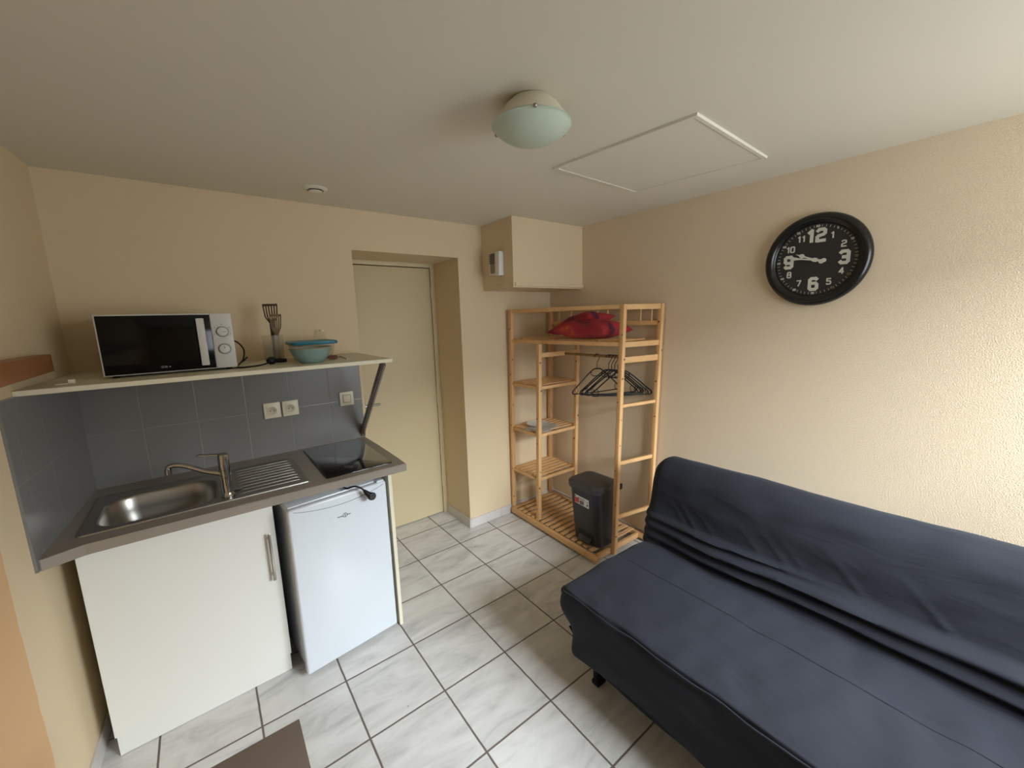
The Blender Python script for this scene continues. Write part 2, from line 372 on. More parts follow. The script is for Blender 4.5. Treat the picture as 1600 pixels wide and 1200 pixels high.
# skirting
bh = .072
def skirt(name, segs):
    bm = BM()
    for a, b, n in segs:
        a = Vector(a+(0,)); b = Vector(b+(0,)); n = Vector(n+(0,)); d = b-a; cnt = max(1, round(d.length/.333))
        for k in range(cnt):
            p = a+d*(k/cnt)+d.normalized()*.0008; r = a+d*((k+1)/cnt)-d.normalized()*.0008; t = n*.009
            hexa(bm, [p, r, r+t, p+t]+[v+Vector((0, 0, bh)) for v in (p, r, r+t, p+t)], .0015)
    struct(link(name, bm, M_base, smooth=False))
skirt('baseboard_back', [((D1, 0), (W, 0), (0, -1)), ((D1, REC), (D1, -.009), (-1, 0))])
skirt('baseboard_right', [((W, -.01), (W, YF), (-1, 0))])
skirt('baseboard_left', [((LX(-.1), -.1), (LX(YF), YF), (1, K))])
# door in its recess
dr = thing('door_1', 'x', 'door', (D0, REC, 0)); del dr['label']; del dr['category']; dr['kind'] = 'structure'
bm = BM(); yd = REC
box(bm, D0, D0+.035, yd-.004, yd+.05, 0, DZ, .002); box(bm, D1-.035, D1, yd-.004, yd+.05, 0, DZ, .002); box(bm, D0+.035, D1-.035, yd-.004, yd+.05, DZ-.03, DZ, .002)
link('door_frame', bm, M_door, dr)
bm = BM(); box(bm, D0+.038, D1-.0385, yd+.004, yd+.04, .008, DZ-.036, .003); link('door_leaf', bm, M_door, dr)
bm = BM(); box(bm, D0+.035, D1-.035, yd+.04, yd+.049, 0, DZ-.03); link('door_gap', bm, M_dark, dr, smooth=False)
for z in (1.80, .95, .25):
    bm = BM(); tube(bm, [(D1-.0365, yd-.003, z), (D1-.0365, yd-.003, z+.085)], .006, 8); link('door_hinge', bm, M_door, dr)
bm = BM(); hx = 1.352
box(bm, hx-.019, hx+.019, yd-.003, yd+.004, .885, 1.105, .002)
tube(bm, [(hx, yd, 1.03), (hx, yd-.045, 1.03)], .009, 12); tube(bm, smooth_pts([(hx-.005, yd-.045, 1.03), (hx+.05, yd-.048, 1.031), (hx+.112, yd-.045, 1.031)], 4), .0085, 12)
dh = link('door_handle', bm, M_chrome, dr)
bm = BM(); lathe(bm, [(0, 0), (.006, 0), (.006, .0015), (0, .0015)], 12, frame_M((hx, yd-.003, .935), (1, 0, 0), (0, 0, 1))); link('keyhole', bm, M_dark, dh)

# ------------------------------------------------------------------ kitchenette
ZT = .907
# worktop with cut-outs for the basin
SX0, SX1, SY0, SY1 = .032, .796, -.584, -.138
BX0, BX1, BY0, BY1 = .068, .452, -.545, -.215
def grid_plate(bm, xs, ys, z0, z1, hole, fx=lambda x, y: (x, y)):
    top = {}; bot = {}
    def v(d, i, j, z):
        if (i, j) not in d:
            p = fx(xs[i], ys[j]); d[(i, j)] = bm.verts.new((p[0], p[1], z))
        return d[(i, j)]
    nx, ny = len(xs)-1, len(ys)-1
    solid = lambda i, j: 0 <= i < nx and 0 <= j < ny and not hole(i, j)
    for i in range(nx):
        for j in range(ny):
            if not solid(i, j): continue
            bm.faces.new([v(top, a, b, z1) for a, b in ((i, j), (i+1, j), (i+1, j+1), (i, j+1))])
            bm.faces.new([v(bot, a, b, z0) for a, b in ((i, j+1), (i+1, j+1), (i+1, j), (i, j))])
            for di, dj, e in ((-1, 0, ((i, j+1), (i, j))), (1, 0, ((i+1, j), (i+1, j+1))), (0, -1, ((i, j), (i+1, j))), (0, 1, ((i+1, j+1), (i, j+1)))):
                if not solid(i+di, j+dj):
                    a, b = e; bm.faces.new([v(bot, *a, z0), v(bot, *b, z0), v(top, *b, z1), v(top, *a, z1)])
bm = BM()
xs = [0, .11, .445, 1.0]; xs = [0, BX0, BX1, 1.236]; ys = [-.66, BY0, BY1, -.0085]
def fx(x, y):
    if x == 0: return (LX(y*1.06)+.0085, y*1.06 if y < -.6 else y)
    return (x, y)
grid_plate(bm, xs, ys, ZT-.038, ZT, lambda i, j: i == 1 and j == 1, fx)
es = [e for e in bm.edges if all(abs(v.co.y+.66) < .05 or v.co.x > 1.2 for v in e.verts) and e.calc_length() > .03 and not all(v.co.z < ZT-.01 for v in e.verts) and not (abs(e.verts[0].co.z-e.verts[1].co.z) < .01 and abs(e.verts[0].co.y-e.verts[1].co.y) > .01 and e.verts[0].co.x < 1.2)]
bmesh.ops.bevel(bm, geom=es, offset=.004, segments=2, affect='EDGES')
tag(link('worktop', bm, M_top, angle=30), 'taupe laminate kitchen worktop holding the sink and the hob', 'worktop')

sk = thing('kitchen_sink', 'stainless steel sink with ribbed drainer set in the taupe worktop', 'sink', (SX0, SY0, ZT))
bm = BM()
def loopz(pts, z): return [(x, y, z) for x, y in pts]
n = 8
outer = rrect(SX0, SX1, SY0, SY1, .012, n); 
# rim ring bridging outer to basin mouth + drainer: drainer as pressed panel
inn = rrect(BX0, BX1, BY0, BY1, .085, n)
L0 = loft(bm, [loopz(outer, ZT+.0005), loopz(rrect(SX0+.002, SX1-.002, SY0+.002, SY1-.002, .012, n), ZT+.005), loopz(rrect(SX0+.012, SX1-.012, SY0+.012, SY1-.012, .012, n), ZT+.005), loopz(rrect(SX0+.018, SX1-.018, SY0+.018, SY1-.018, .02, n), ZT+.0022)], False, False)
# flat deck between pressed rim and basin: triangle fill between loops
a = L0[-1]; b = [bm.verts.new(p) for p in loopz(inn, ZT+.0022)]
for k in range(len(a)): bm.faces.new((a[k], a[(k+1) % len(a)], b[(k+1) % len(a)], b[k]))
link('sink_deck', bm, M_steel, sk, angle=50)
bm = BM(); Ls = []
for ins, z, r in ((0, .0022, .085), (.004, -.001, .085), (.008, -.01, .085), (.014, -.06, .085), (.022, -.12, .085), (.034, -.142, .08), (.055, -.152, .07), (.09, -.156, .05)):
    Ls.append(loopz(rrect(BX0+ins, BX1-ins, BY0+ins, BY1-ins, r, n), ZT+z))
loft(bm, Ls, False, True)
link('basin', bm, M_steel, sk, angle=50)
bm = BM(); lathe(bm, [(.0, .001), (.012, .001), (.03, .002), (.038, .004), (.04, .001)], 24, Matrix.Translation(((BX0+BX1)/2, (BY0+BY1)/2, ZT-.156))); link('drain', bm, M_chrome, sk)
bm = BM()
for k in range(9):
    y = BY0+.02+k*.042; tube(bm, [(.53, y, ZT+.001), (.545, y, ZT+.0028), (.75, y, ZT+.0035), (.765, y, ZT+.001)], .0018, 8)
link('drainer_ribs', bm, M_steel, sk)
bm = BM(); lathe(bm, [(.017, 0), (.0195, .0015), (.017, .003), (.0, .002)], 20, Matrix.Translation((.515, -.462, ZT+.0025))); link('tap_hole_cap', bm, M_chrome, sk)

fc = thing('mixer_tap', 'chrome mixer tap with long spout on the sink front edge', 'tap', (.484, -.520, ZT+.003))
fx_, fy_ = .484, -.520
bm = BM(); lathe(bm, [(0, 0), (.026, 0), (.026, .004), (.021, .012), (.019, .02), (.0185, .086), (.0205, .088), (.0205, .094), (.0185, .096), (.0185, .12), (0, .12)], 28, Matrix.Translation((fx_, fy_, ZT+.003))); link('tap_body', bm, M_chrome, fc, angle=30)
bm = BM(); lathe(bm, [(.0205, .122), (.0205, .17), (.019, .186), (.012, .192), (0, .193)], 28, Matrix.Translation((fx_, fy_, ZT+.003))); lathe(bm, [(0, .1205), (.0205, .122)], 28, Matrix.Translation((fx_, fy_, ZT+.003)))
beam(bm, (fx_-.005, fy_+.002, ZT+.19), (fx_-.085, fy_+.035, ZT+.196), .018, .006, bev=.002); link('tap_lever', bm, M_chrome, fc, angle=35)
bm = BM(); sp = smooth_pts([(fx_-.012, fy_+.004, ZT+.106), (fx_-.07, fy_+.022, ZT+.128), (fx_-.125, fy_+.04, ZT+.158), (fx_-.16, fy_+.051, ZT+.168), (fx_-.182, fy_+.058, ZT+.163), (fx_-.186, fy_+.06, ZT+.145)], 6)
tube(bm, sp, [.010]*len(sp), 14); lathe(bm, [(0, 0), (.0125, 0), (.0125, .022), (0, .022)], 20, Matrix.Translation((fx_-.186, fy_+.06, ZT+.132))); link('spout', bm, M_chrome, fc)

hb = thing('ceramic_hob', 'black glass ceramic hob set in right end of the worktop', 'hob', (.88, -.585, ZT))
bm = BM(); loft(bm, [[(x, y, ZT+z) for x, y in rrect(.862+i, 1.183-i, -.604+i, -.056-i, .012, 5)] for i, z in ((0, .0004), (0, .003), (.002, .0048))]); link('glass_top', bm, M_hob, hb, angle=50)

cb = thing('base_cabinet', 'white base cabinet under the sink with single door and bar handle', 'cabinet', (.028, -.6, 0), .036)
def cl(o, *a): pass
CW = .600
def Lb(bm, *a, **k): box(bm, *a, **k)
bm = BM(); t = .018
Lb(bm, 0, t, .02, .56, 0, .865); Lb(bm, CW-t, CW, .02, .56, 0, .865); Lb(bm, t, CW-t, .02, .56, .09, .09+t); Lb(bm, t, CW-t, .555, .56, .1, .865); Lb(bm, t, CW-t, .02, .045, .80, .863)
link('carcass', bm, M_white, cb, smooth=False, local=True)
bm = BM(); box(bm, -.004, CW+.004, -.002, .018, .092, .862, .0015); d_ = link('cabinet_door', bm, M_white, cb, local=True, angle=20)
bm = BM(); hx2 = .575
box(bm, hx2-.006, hx2+.006, -.033, -.025, .500, .725, .003); box(bm, hx2-.005, hx2+.005, -.027, -.002, .520, .530); box(bm, hx2-.005, hx2+.005, -.027, -.002, .695, .705)
link('door_handle', bm, M_satin, d_, local=True)
bm = BM(); box(bm, 0, CW, .008, .018, .002, .090, .001); link('plinth', bm, M_white, cb, local=True, smooth=False)

ep = BM(); box(ep, 1.142, 1.160, -.636, -.02, .001, ZT-.0385, .0012); tag(link('end_panel', ep, M_cream_lam, smooth=False), 'upright off-white panel closing the worktop beside the fridge', 'panel')

# fridge, turned a little
FR = thing('mini_fridge', 'small white under-counter fridge turned slightly out under the worktop', 'fridge', (.676, -.692, 0), .115)
FW = .455
bm = BM(); box(bm, .012, FW-.008, .055, .50, .02, .805, .006); link('fridge_body', bm, M_fridge, FR, local=True)
bm = BM(); box(bm, .006, FW-.004, .030, .505, .806, .842, .008); link('fridge_top', bm, M_fridge, FR, local=True)
bm = BM(); 
vs = box(bm, 0, FW, 0, .046, .022, .836, .009, 3); fd = link('fridge_door', bm, M_fridge, FR, local=True, angle=60)
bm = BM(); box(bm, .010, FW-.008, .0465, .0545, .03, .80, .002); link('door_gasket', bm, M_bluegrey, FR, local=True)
# scooped grip line on the door top
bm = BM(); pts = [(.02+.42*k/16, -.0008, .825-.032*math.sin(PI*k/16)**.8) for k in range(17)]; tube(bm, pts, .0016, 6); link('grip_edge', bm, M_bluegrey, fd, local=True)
bm = BM()
zc, xc = .733, .238
tube(bm, [(xc-.036, -.0006, zc-.001), (xc-.009, -.0006, zc-.001)], .0016, 6); tube(bm, [(xc+.009, -.0006, zc-.001), (xc+.026, -.0006, zc-.001)], .0016, 6)
tube(bm, [(xc+.010*math.cos(a*PI/10), -.0006, zc+.010*math.sin(a*PI/10)) for a in range(21)], .0012, 6); tube(bm, [(xc, -.0006, zc-.008), (xc, -.0006, zc+.008)], .001, 6)
tube(bm, [(xc-.004, -.0006, zc), (xc+.004, -.0006, zc)], .001, 6)
link('emblem', bm, M_dark, fd, local=True)
for x in (.03, FW-.04):
    for y in (.08, .45):
        bm = BM(); lathe(bm, [(0, 0), (.014, 0), (.014, .021), (0, .021)], 14, Matrix.Translation((x, y, 0))); link('foot', bm, M_black, FR, local=True)
# hinge cap top right
bm = BM(); box(bm, FW-.045, FW-.008, .006, .045, .836, .845, .003); link('hinge_cap', bm, M_fridge, FR, local=True)

pc = thing('hob_power_cord', 'black cord with round plug hanging over the fridge door', 'power cord', (.94, -.66, .855))
bm = BM(); cp = smooth_pts([(.925, -.60, .850), (.935, -.655, .856), (.948, -.672, .864), (.968, -.684, .866), (.990, -.690, .853), (1.003, -.694, .838)], 7)
tube(bm, cp, .0042, 10); link('cord', bm, M_black, pc)
bm = BM(); Mp = frame_M((1.003, -.696, .838), (.3, -1, 0), (-.75, -.1, .8))
sp2 = [(1.001, -.694, .841), (1.006, -.696, .833), (1.016, -.700, .820), (1.026, -.703, .811)]
tube(bm, sp2, [.006, .009, .0125, .014], 14)
lathe(bm, [(0, -.013), (.017, -.013), (.0185, -.009), (.0185, .008), (.015, .012), (0, .012)], 24, frame_M((1.032, -.705, .805), (1, .1, 0), (.0, .25, 1))); link('plug', bm, M_black, pc)

# ------------------------------------------------------------------ wall shelf
ZS = 1.447
sh = thing('wall_shelf', 'long cream shelf above the grey tiles carrying the microwave', 'shelf', (0, 0, ZS-.018))
bm = BM(); yf = -.585
hexa(bm, [(LX(yf)+.001, yf, ZS-.018), (1.232, yf, ZS-.018), (1.232, -.001, ZS-.018), (.001, -.001, ZS-.018), (LX(yf)+.001, yf, ZS), (1.232, yf, ZS), (1.232, -.001, ZS), (.001, -.001, ZS)], .001)
link('shelf_board', bm, M_cream_lam, sh, smooth=False)
bm = BM(); beam(bm, (1.205, -.535, ZS-.024), (1.222, -.018, ZT+.035), .030, .014, up=(1, 0, 0), bev=.003); beam(bm, (1.205-.013, -.535, ZS-.024), (1.222-.013, -.018, ZT+.035), .034, .004, up=(1, 0, 0), bev=.001)
beam(bm, (1.222, -.02, ZT+.09), (1.222, -.02, ZT+.012), .024, .012, up=(0, 1, 0), bev=.002)
link('shelf_brace', bm, mat('brace_steel', (156, 148, 144), .3, .85), sh)

# microwave
mwx0, mwx1, mwy, mz0, mz1 = .160, .586, -.43, ZS+.009, ZS+.243
mw = thing('microwave', 'white microwave with black glass door on the long shelf', 'microwave', (mwx0, mwy, ZS))
bm = BM(); box(bm, mwx0, mwx1, mwy+.018, mwy+.33, mz0, mz1-.002, .004); link('microwave_body', bm, M_mwwhite, mw)
xd = .511
bm = BM(); box(bm, mwx0, xd, mwy, mwy+.017, mz0, mz1, .003); md = link('microwave_door', bm, M_mwwhite, mw)
bm = BM(); box(bm, mwx0+.005, xd-.001, mwy-.002, mwy+.002, mz0+.004, mz1-.005, .001); link('door_glass', bm, M_mwblack, md)
bm = BM(); box(bm, .462, .489, mwy-.020, mwy-.013, mz0+.018, mz1-.02, .003); box(bm, .468, .483, mwy-.014, mwy-.001, mz1-.05, mz1-.035); box(bm, .468, .483, mwy-.014, mwy-.001, mz0+.03, mz0+.045); link('door_handle', bm, M_mwwhite, md)
bm = BM(); text_bm(bm, '●● ◆', .012, frame_M((.34, mwy-.0023, mz0+.024), (1, 0, 0), (0, 0, 1)), .0001) if False else None
for k in range(2): box(bm, .330+k*.011, .339+k*.011, mwy-.0026, mwy-.0022, mz0+.018, mz0+.027, .0002)
box(bm, .354, .361, mwy-.0026, mwy-.0022, mz0+.020, mz0+.025); link('door_mark', bm, mat('mark_grey', (90, 90, 90), .5), md)
bm = BM(); box(bm, xd+.0005, mwx1, mwy-.001, mwy+.017, mz0, mz1, .003); cpn = link('control_panel', bm, M_mwwhite, mw)
for kz, ang in ((mz1-.078, 0.0), (mz1-.152, PI/2)):
    kx = .548; Mk = frame_M((kx, mwy-.001, kz), (1, 0, 0), (0, 0, 1))
    bm = BM(); lathe(bm, [(0, .016), (.014, .016), (.0185, .0135), (.0195, .004), (.0215, .0)], 28, Mk); kb = link('knob', bm, M_mwwhite, mw, angle=35)
    bm = BM(); d = Vector((math.cos(ang), 0, math.sin(ang))); c0 = Vector((kx, mwy-.0172, kz)); beam(bm, c0+d*.002, c0+d*.014, .0016, .0008, up=(0, 1, 0), bev=0); link('pointer', bm, M_dark, kb)
    bm = BM(); lathe(bm, [(.0215, .0002), (.0215, .0012), (.0232, .0012), (.0232, .0002)], 28, Mk); link('dial_ring', bm, M_grey, cpn)
    bm = BM(); A = range(-20, 201, 55) if ang == 0 else range(-230, 51, 20)
    for a in A:
        ra = math.radians(a); c = Vector((kx, mwy-.0013, kz)); dd = Vector((math.cos(ra), 0, math.sin(ra)))
        if ang == 0: beam(bm, c+dd*.029, c+dd*.0325, .0042, .0006, up=(0, 1, 0), bev=0)
        else: beam(bm, c+dd*.0255, c+dd*.028, .0008, .0006, up=(0, 1, 0), bev=0)
    nf = len(bm.faces); lathe(bm, [(.0245, .0001), (.0245, .0004), (.034 if ang == 0 else .029, .0004), (.034 if ang == 0 else .029, .0001)], 28, Mk); bm.faces.ensure_lookup_table()
    for f in bm.faces[nf:]: f.material_index = 1
    link('dial_marks', bm, [M_grey, M_mwwhite], cpn, smooth=False)
for x in (mwx0+.03, mwx1-.03):
    for y in (mwy+.04, mwy+.29):
        bm = BM(); lathe(bm, [(0, 0), (.011, 0), (.013, .0092), (0, .0092)], 14, Matrix.Translation((x, y, ZS))); link('foot', bm, M_black, mw)
bm = BM(); cp = smooth_pts([(.585, -.14, ZS+.12), (.615, -.16, ZS+.105), (.632, -.21, ZS+.07), (.622, -.26, ZS+.03), (.600, -.31, ZS+.010), (.585, -.40, ZS+.006), (.60, -.445, ZS+.005), (.66, -.42, ZS+.005), (.70, -.36, ZS+.006), (.735, -.34, ZS+.014)], 8)
tube(bm, cp, .0036, 8); pcd = link('power_cord', bm, M_black, mw)
bm = BM(); lathe(bm, [(0, 0), (.014, .0), (.018, .008), (.018, .026), (.01, .036), (0, .036)], 18, frame_M((.742, -.345, ZS+.019), (0, 0, 1), (-.5, 1, 0))); tube(bm, [(.735, -.342, ZS+.015), (.760, -.352, ZS+.017), (.790, -.36, ZS+.015)], [.006, .012, .009], 12)
link('plug', bm, M_black, pcd)
bm = BM(); tube(bm, [(.607, -.20, ZS+.004), (.625, -.235, ZS+.02), (.642, -.215, ZS+.034)], .0035, 8); link('cord_tie', bm, M_black, pcd)

# bowl, container, jar with utensils
bo = thing('glass_bowl', 'aqua pebbled glass bowl on the shelf below the blue lid', 'bowl', (.888, -.43, ZS))
bm = BM(); lathe(bm, [(0, .002), (.045, .0), (.052, .004), (.078, .035), (.092, .066), (.095, .072), (.092, .073), (.086, .06), (.072, .033), (.045, .010), (0, .008)], 48, Matrix.Translation((.888, -.43, ZS))); link('bowl_body', bm, M_bowl, bo, angle=60)
bm = BM(); tube(bm, [(.888+.0945*math.cos(a*PI/24), -.43+.0945*math.sin(a*PI/24), ZS+.0735) for a in range(49)], .0022, 8, False); link('rim', bm, mat('rim_amber', (150, 118, 88), .3), bo)
fcn = thing('food_container', 'clear plastic food container with teal lid behind the aqua bowl', 'container', (.92, -.215, ZS))
bm = BM()
Z = lambda pts, z: [(x, y, ZS+z) for x, y in pts]
loft(bm, [Z(rrect(.835+i, 1.045-i, -.300+i, -.10-i, .03, 6), z) for i, z in ((.02, .001), (.0, .088), (.002, .088), (.022, .003))]); link('container_body', bm, M_clear, fcn, angle=50)
bm = BM(); loft(bm, [Z(rrect(.828+i, 1.052-i, -.307+i, -.093-i, .034, 6), z) for i, z in ((.0, .080), (-.002, .084), (-.002, .094), (.004, .0975), (.014, .0975), (.018, .095))]); link('container_lid', bm, M_teal, fcn, angle=50)
jr = thing('utensil_jar', 'clear plastic jar holding the spatulas beside the microwave cord', 'jar', (.757, -.235, ZS))
bm = BM(); lathe(bm, [(0, .0), (.040, .0), (.045, .01), (.046, .06), (.048, .135), (.046, .135), (.043, .06), (.041, .012), (0, .004)], 32, Matrix.Translation((.757, -.235, ZS))); link('jar_body', bm, M_clear, jr, angle=60)
def spatula(name, label, base, top, width, mtx, group, twist=0):
    base = Vector(base); top = Vector(top); ax = (top-base); Ln = ax.length; ax.normalize()
    t = thing(name, label, 'spatula', base, 0, group)
    s = Vector((math.cos(twist), -math.sin(twist), 0)); s = (s-ax*s.dot(ax)).normalized(); nrm = s.cross(ax)
    bm = BM(); beam(bm, base, base+ax*(Ln-.10), .022, .007, up=nrm, bev=.002); link('handle', bm, mtx, t)
    bm = BM(); h0 = base+ax*(Ln-.10)
    for k in range(6):   # tines of a slotted blade
        u = -1+2*k/5; a = h0+s*u*.006; m_ = h0+ax*.035+s*u*width*.42; e = top-ax*.006+s*u*width*.5
        beam(bm, a, m_, .0062, .0028, up=nrm, bev=.0005); beam(bm, m_, e, .0062, .0025, up=nrm, bev=.0005)
    beam(bm, top-ax*.006-s*(width*.5+.003), top-ax*.006+s*(width*.5+.003), .0025, .012, up=ax, bev=.001)
    link('slotted_blade', bm, mtx, t)
spatula('slotted_spatula', 'dark brown slotted spatula at the back of the clear jar', (.765, -.222, ZS+.008), (.768, -.195, ZS+.292), .062, M_uten_b, None, .3)
spatula('slotted_turner', 'grey metal slotted turner in front of the brown spatula', (.770, -.250, ZS+.008), (.782, -.235, ZS+.240), .050, M_uten_w, None, .5)
# small bits on the shelf
bt = thing('narrow_bottle', 'slim clear bottle standing behind the teal lid', 'bottle', (1.03, -.055, ZS))
bm = BM(); lathe(bm, [(0, 0), (.026, 0), (.028, .01), (.028, .09), (.014, .115), (.012, .14), (0, .14)], 24, Matrix.Translation((1.03, -.055, ZS))); link('bottle_body', bm, M_clear, bt)
bm = BM(); lathe(bm, [(0, .141), (.013, .141), (.013, .15), (0, .15)], 20, Matrix.Translation((1.03, -.055, ZS))); link('cap', bm, M_cream_lam, bt)
bm = BM(); box(bm, 0, .042, -.016, .016, 0, .020, .006, 2, Matrix.Translation((.99, -.33, ZS+.0005)) @ Matrix.Rotation(-.4, 4, 'Z')); tag(link('sponge', bm, M_sock_dark), 'small reddish sponge between the aqua bowl and shelf end', 'sponge')
bo_ = BM(); tube(bo_, smooth_pts([(1.035, -.36, ZS+.014), (1.05, -.385, ZS+.007), (1.055, -.43, ZS+.004)], 5), .0032, 8); tube(bo_, [(1.03+.010*math.cos(a*PI/8), -.35+.010*math.sin(a*PI/8), ZS+.010) for a in range(17)], .0022, 6)
tag(link('bottle_opener', bo_, M_satin), 'small metal opener lying on the shelf right of the sponge', 'bottle opener')
bm = BM(); box(bm, .076, .094, -.49, -.472, ZS+.0005, ZS+.016, .002); box(bm, .045, .078, -.50, -.492, ZS+.0005, ZS+.004, .001); tag(link('plastic_clip', bm, M_socket), 'tiny white plastic clip at left end of the long shelf', 'clip')

# sockets and switch on the tiles
def plate(name, x0, x1, z0, z1, label, cat, group=None):
    t = thing(name, label, cat, ((x0+x1)/2, -.008, z0), 0, group); bm = BM(); box(bm, x0, x1, -.020, -.0082, z0, z1, .004, 3); link('faceplate', bm, M_socket, t); return t
for xa, lab in ((.698, 'left one of the two cream wall sockets on the grey tiles'), (.789, 'right one of the two cream wall sockets on the grey tiles')):
    t = plate('wall_socket', xa, xa+.083, 1.118, 1.206, lab, 'socket', 'sockets on the kitchen tiles'); cx, cz = xa+.041, 1.162
    Mk = frame_M((cx, -.0203, cz), (1, 0, 0), (0, 0, 1))
    bm = BM(); box(bm, cx-.027, cx+.027, -.0225, -.0199, cz-.027, cz+.027, .002); link('socket_frame', bm, M_socket, t)
    bm = BM(); lathe(bm, [(.0225, .0024), (.0225, .0032), (.0205, .0034), (.0195, .0026), (0, .0025)], 32, Mk); link('socket_face', bm, mat('socket_well', (206, 196, 168), .45), t)
    for dx, dz in ((-.0095, 0), (.0095, 0), (0, .0095)):
        bm = BM(); lathe(bm, [(0, .0025), (.0028, .0027), (.0028, .0031), (0, .0032)] if dz == 0 else [(0, .0025), (.0024, .0026), (.0022, .014), (0, .015)], 12, frame_M((cx+dx, -.0203, cz+dz), (1, 0, 0), (0, 0, 1))); link('pin_hole' if dz == 0 else 'earth_pin', bm, M_dark if dz == 0 else M_chrome, t)
t = plate('light_switch', 1.100, 1.182, 1.128, 1.214, 'cream light switch on the grey tiles near the door', 'switch')
bm = BM(); box(bm, 1.117, 1.165, -.0206, -.0199, 1.147, 1.196, .0005); link('rocker_surround', bm, M_grey, t)
bm = BM(); hexa(bm, [(1.120, -.0255, 1.150), (1.162, -.0255, 1.150), (1.162, -.0195, 1.150), (1.120, -.0195, 1.150), (1.120, -.0225, 1.193), (1.162, -.0225, 1.193), (1.162, -.0195, 1.193), (1.120, -.0195, 1.193)], .001); link('rocker', bm, M_socket, t)

# wooden ledge on the left wall and the table below it
bm = BM(); ya, yb = -1.75, -.345
hexa(bm, [(LX(ya), ya, 1.487), (.022, ya, 1.487), (.022, yb, 1.487), (LX(yb), yb, 1.487), (LX(ya), ya, 1.551), (.022, ya, 1.551), (.022, yb, 1.551), (LX(yb), yb, 1.551)], .003)
tag(link('wooden_ledge', bm, M_oak), 'thick orange wood ledge on the left wall above the tiles', 'ledge')
tb = thing('table', 'brown table by the left wall, its corner in front of the white cabinet', 'table', (.27, -1.9, 0))
bm = BM(); hexa(bm, [(LX(-2.28)+.004, -2.28, .715), (.532, -2.28, .715), (.541, -1.643, .715), (LX(-1.64)+.004, -1.64, .715), (LX(-2.28)+.004, -2.28, .740), (.532, -2.28, .740), (.541, -1.643, .740), (LX(-1.64)+.004, -1.64, .740)], .002)
link('tabletop', bm, M_table, tb)
for x, y in ((-.04, -1.72), (-.07, -2.22), (.18, -1.76), (.18, -2.22)):
    bm = BM(); beam(bm, (x, y, 0), (x, y, .7145), .035, .035); link('leg', bm, M_black, tb)

# ------------------------------------------------------------------ ceiling fittings
H0 = H
lx, ly = 1.372, -1.540
cl_ = thing('ceiling_light', 'round frosted green glass ceiling light near the hatch', 'ceiling light', (lx, ly, H))
bm = BM(); lathe(bm, [(0, 0), (.058, 0), (.064, -.003), (.085, -.022), (.104, -.048), (.114, -.064), (.112, -.068), (0, -.068)], 48, Matrix.Translation((lx, ly, H-.0003))); link('light_base', bm, M_fixture, cl_, angle=40)
bm = BM(); prof = [(.124*math.sin(a)/math.sin(1.16), -.074-.052*((math.cos(a)-math.cos(1.16))/(1-math.cos(1.16)))) for a in [1.16*k/14 for k in range(15)]]
lathe(bm, prof+[(.126, -.074), (.124, -.070), (.119, -.074)]+[(r*.96, z+.004) for r, z in prof[::-1][1:]], 56, Matrix.Translation((lx, ly, H))); link('glass_shade', bm, M_lens, cl_, angle=60)
for a in (-2.2, -.1, 2.0):
    bm = BM()
    p = Vector((lx+.127*math.cos(a), ly+.127*math.sin(a), H-.073)); q_ = Vector((lx+.093*math.cos(a), ly+.093*math.sin(a), H-.056)); beam(bm, q_, p, .012, .004, bev=.001)
    bmesh.ops.create_uvsphere(bm, u_segments=10, v_segments=8, radius=.0065, matrix=Matrix.Translation(p)); link('clip', bm, M_satin, cl_)
hc = [(1.82, -1.16), (1.884, -1.80), (2.531, -1.773), (2.455, -1.138)]
ht = thing('ceiling_hatch', 'square white attic hatch set in the ceiling with thin frame', 'hatch', (2.17, -1.47, H))
cx, cy = sum(p[0] for p in hc)/4, sum(p[1] for p in hc)/4
def scl(s): return [(cx+(x-cx)*s, cy+(y-cy)*s) for x, y in hc]
bm = BM(); a, b, c_, d_ = scl(1), scl(.945), scl(.94), scl(.992)
R = loft(bm, [[(x, y, H-.0002) for x, y in a], [(x, y, H-.009) for x, y in d_], [(x, y, H-.0095) for x, y in b], [(x, y, H-.0002) for x, y in c_]], False, False); link('hatch_frame', bm, M_ceil, ht, angle=20)
bm = BM(); e = scl(.933); hexa(bm, [(x, y, H-.007) for x, y in e]+[(x, y, H-.0003) for x, y in e]); link('hatch_panel', bm, M_ceil, ht, smooth=False)
vt = thing('ceiling_vent', 'small round extract vent in the ceiling above the microwave', 'vent', (1.015, -.294, H))
bm = BM(); lathe(bm, [(.058, -.0003), (.058, -.004), (.050, -.010), (.040, -.011), (.037, -.004), (.036, -.0005)], 36, Matrix.Translation((1.015, -.294, H))); link('vent_ring', bm, M_ceil, vt, angle=40)
bm = BM(); lathe(bm, [(0, -.0004), (.036, -.0004), (.036, -.001), (0, -.001)], 30, Matrix.Translation((1.015, -.294, H))); link('vent_opening', bm, M_dark, vt)
bm = BM(); lathe(bm, [(0, -.020), (.024, -.020), (.031, -.016), (.031, -.013), (0, -.012)], 30, Matrix.Translation((1.015, -.294, H))); link('vent_disc', bm, M_ceil, vt, angle=40)

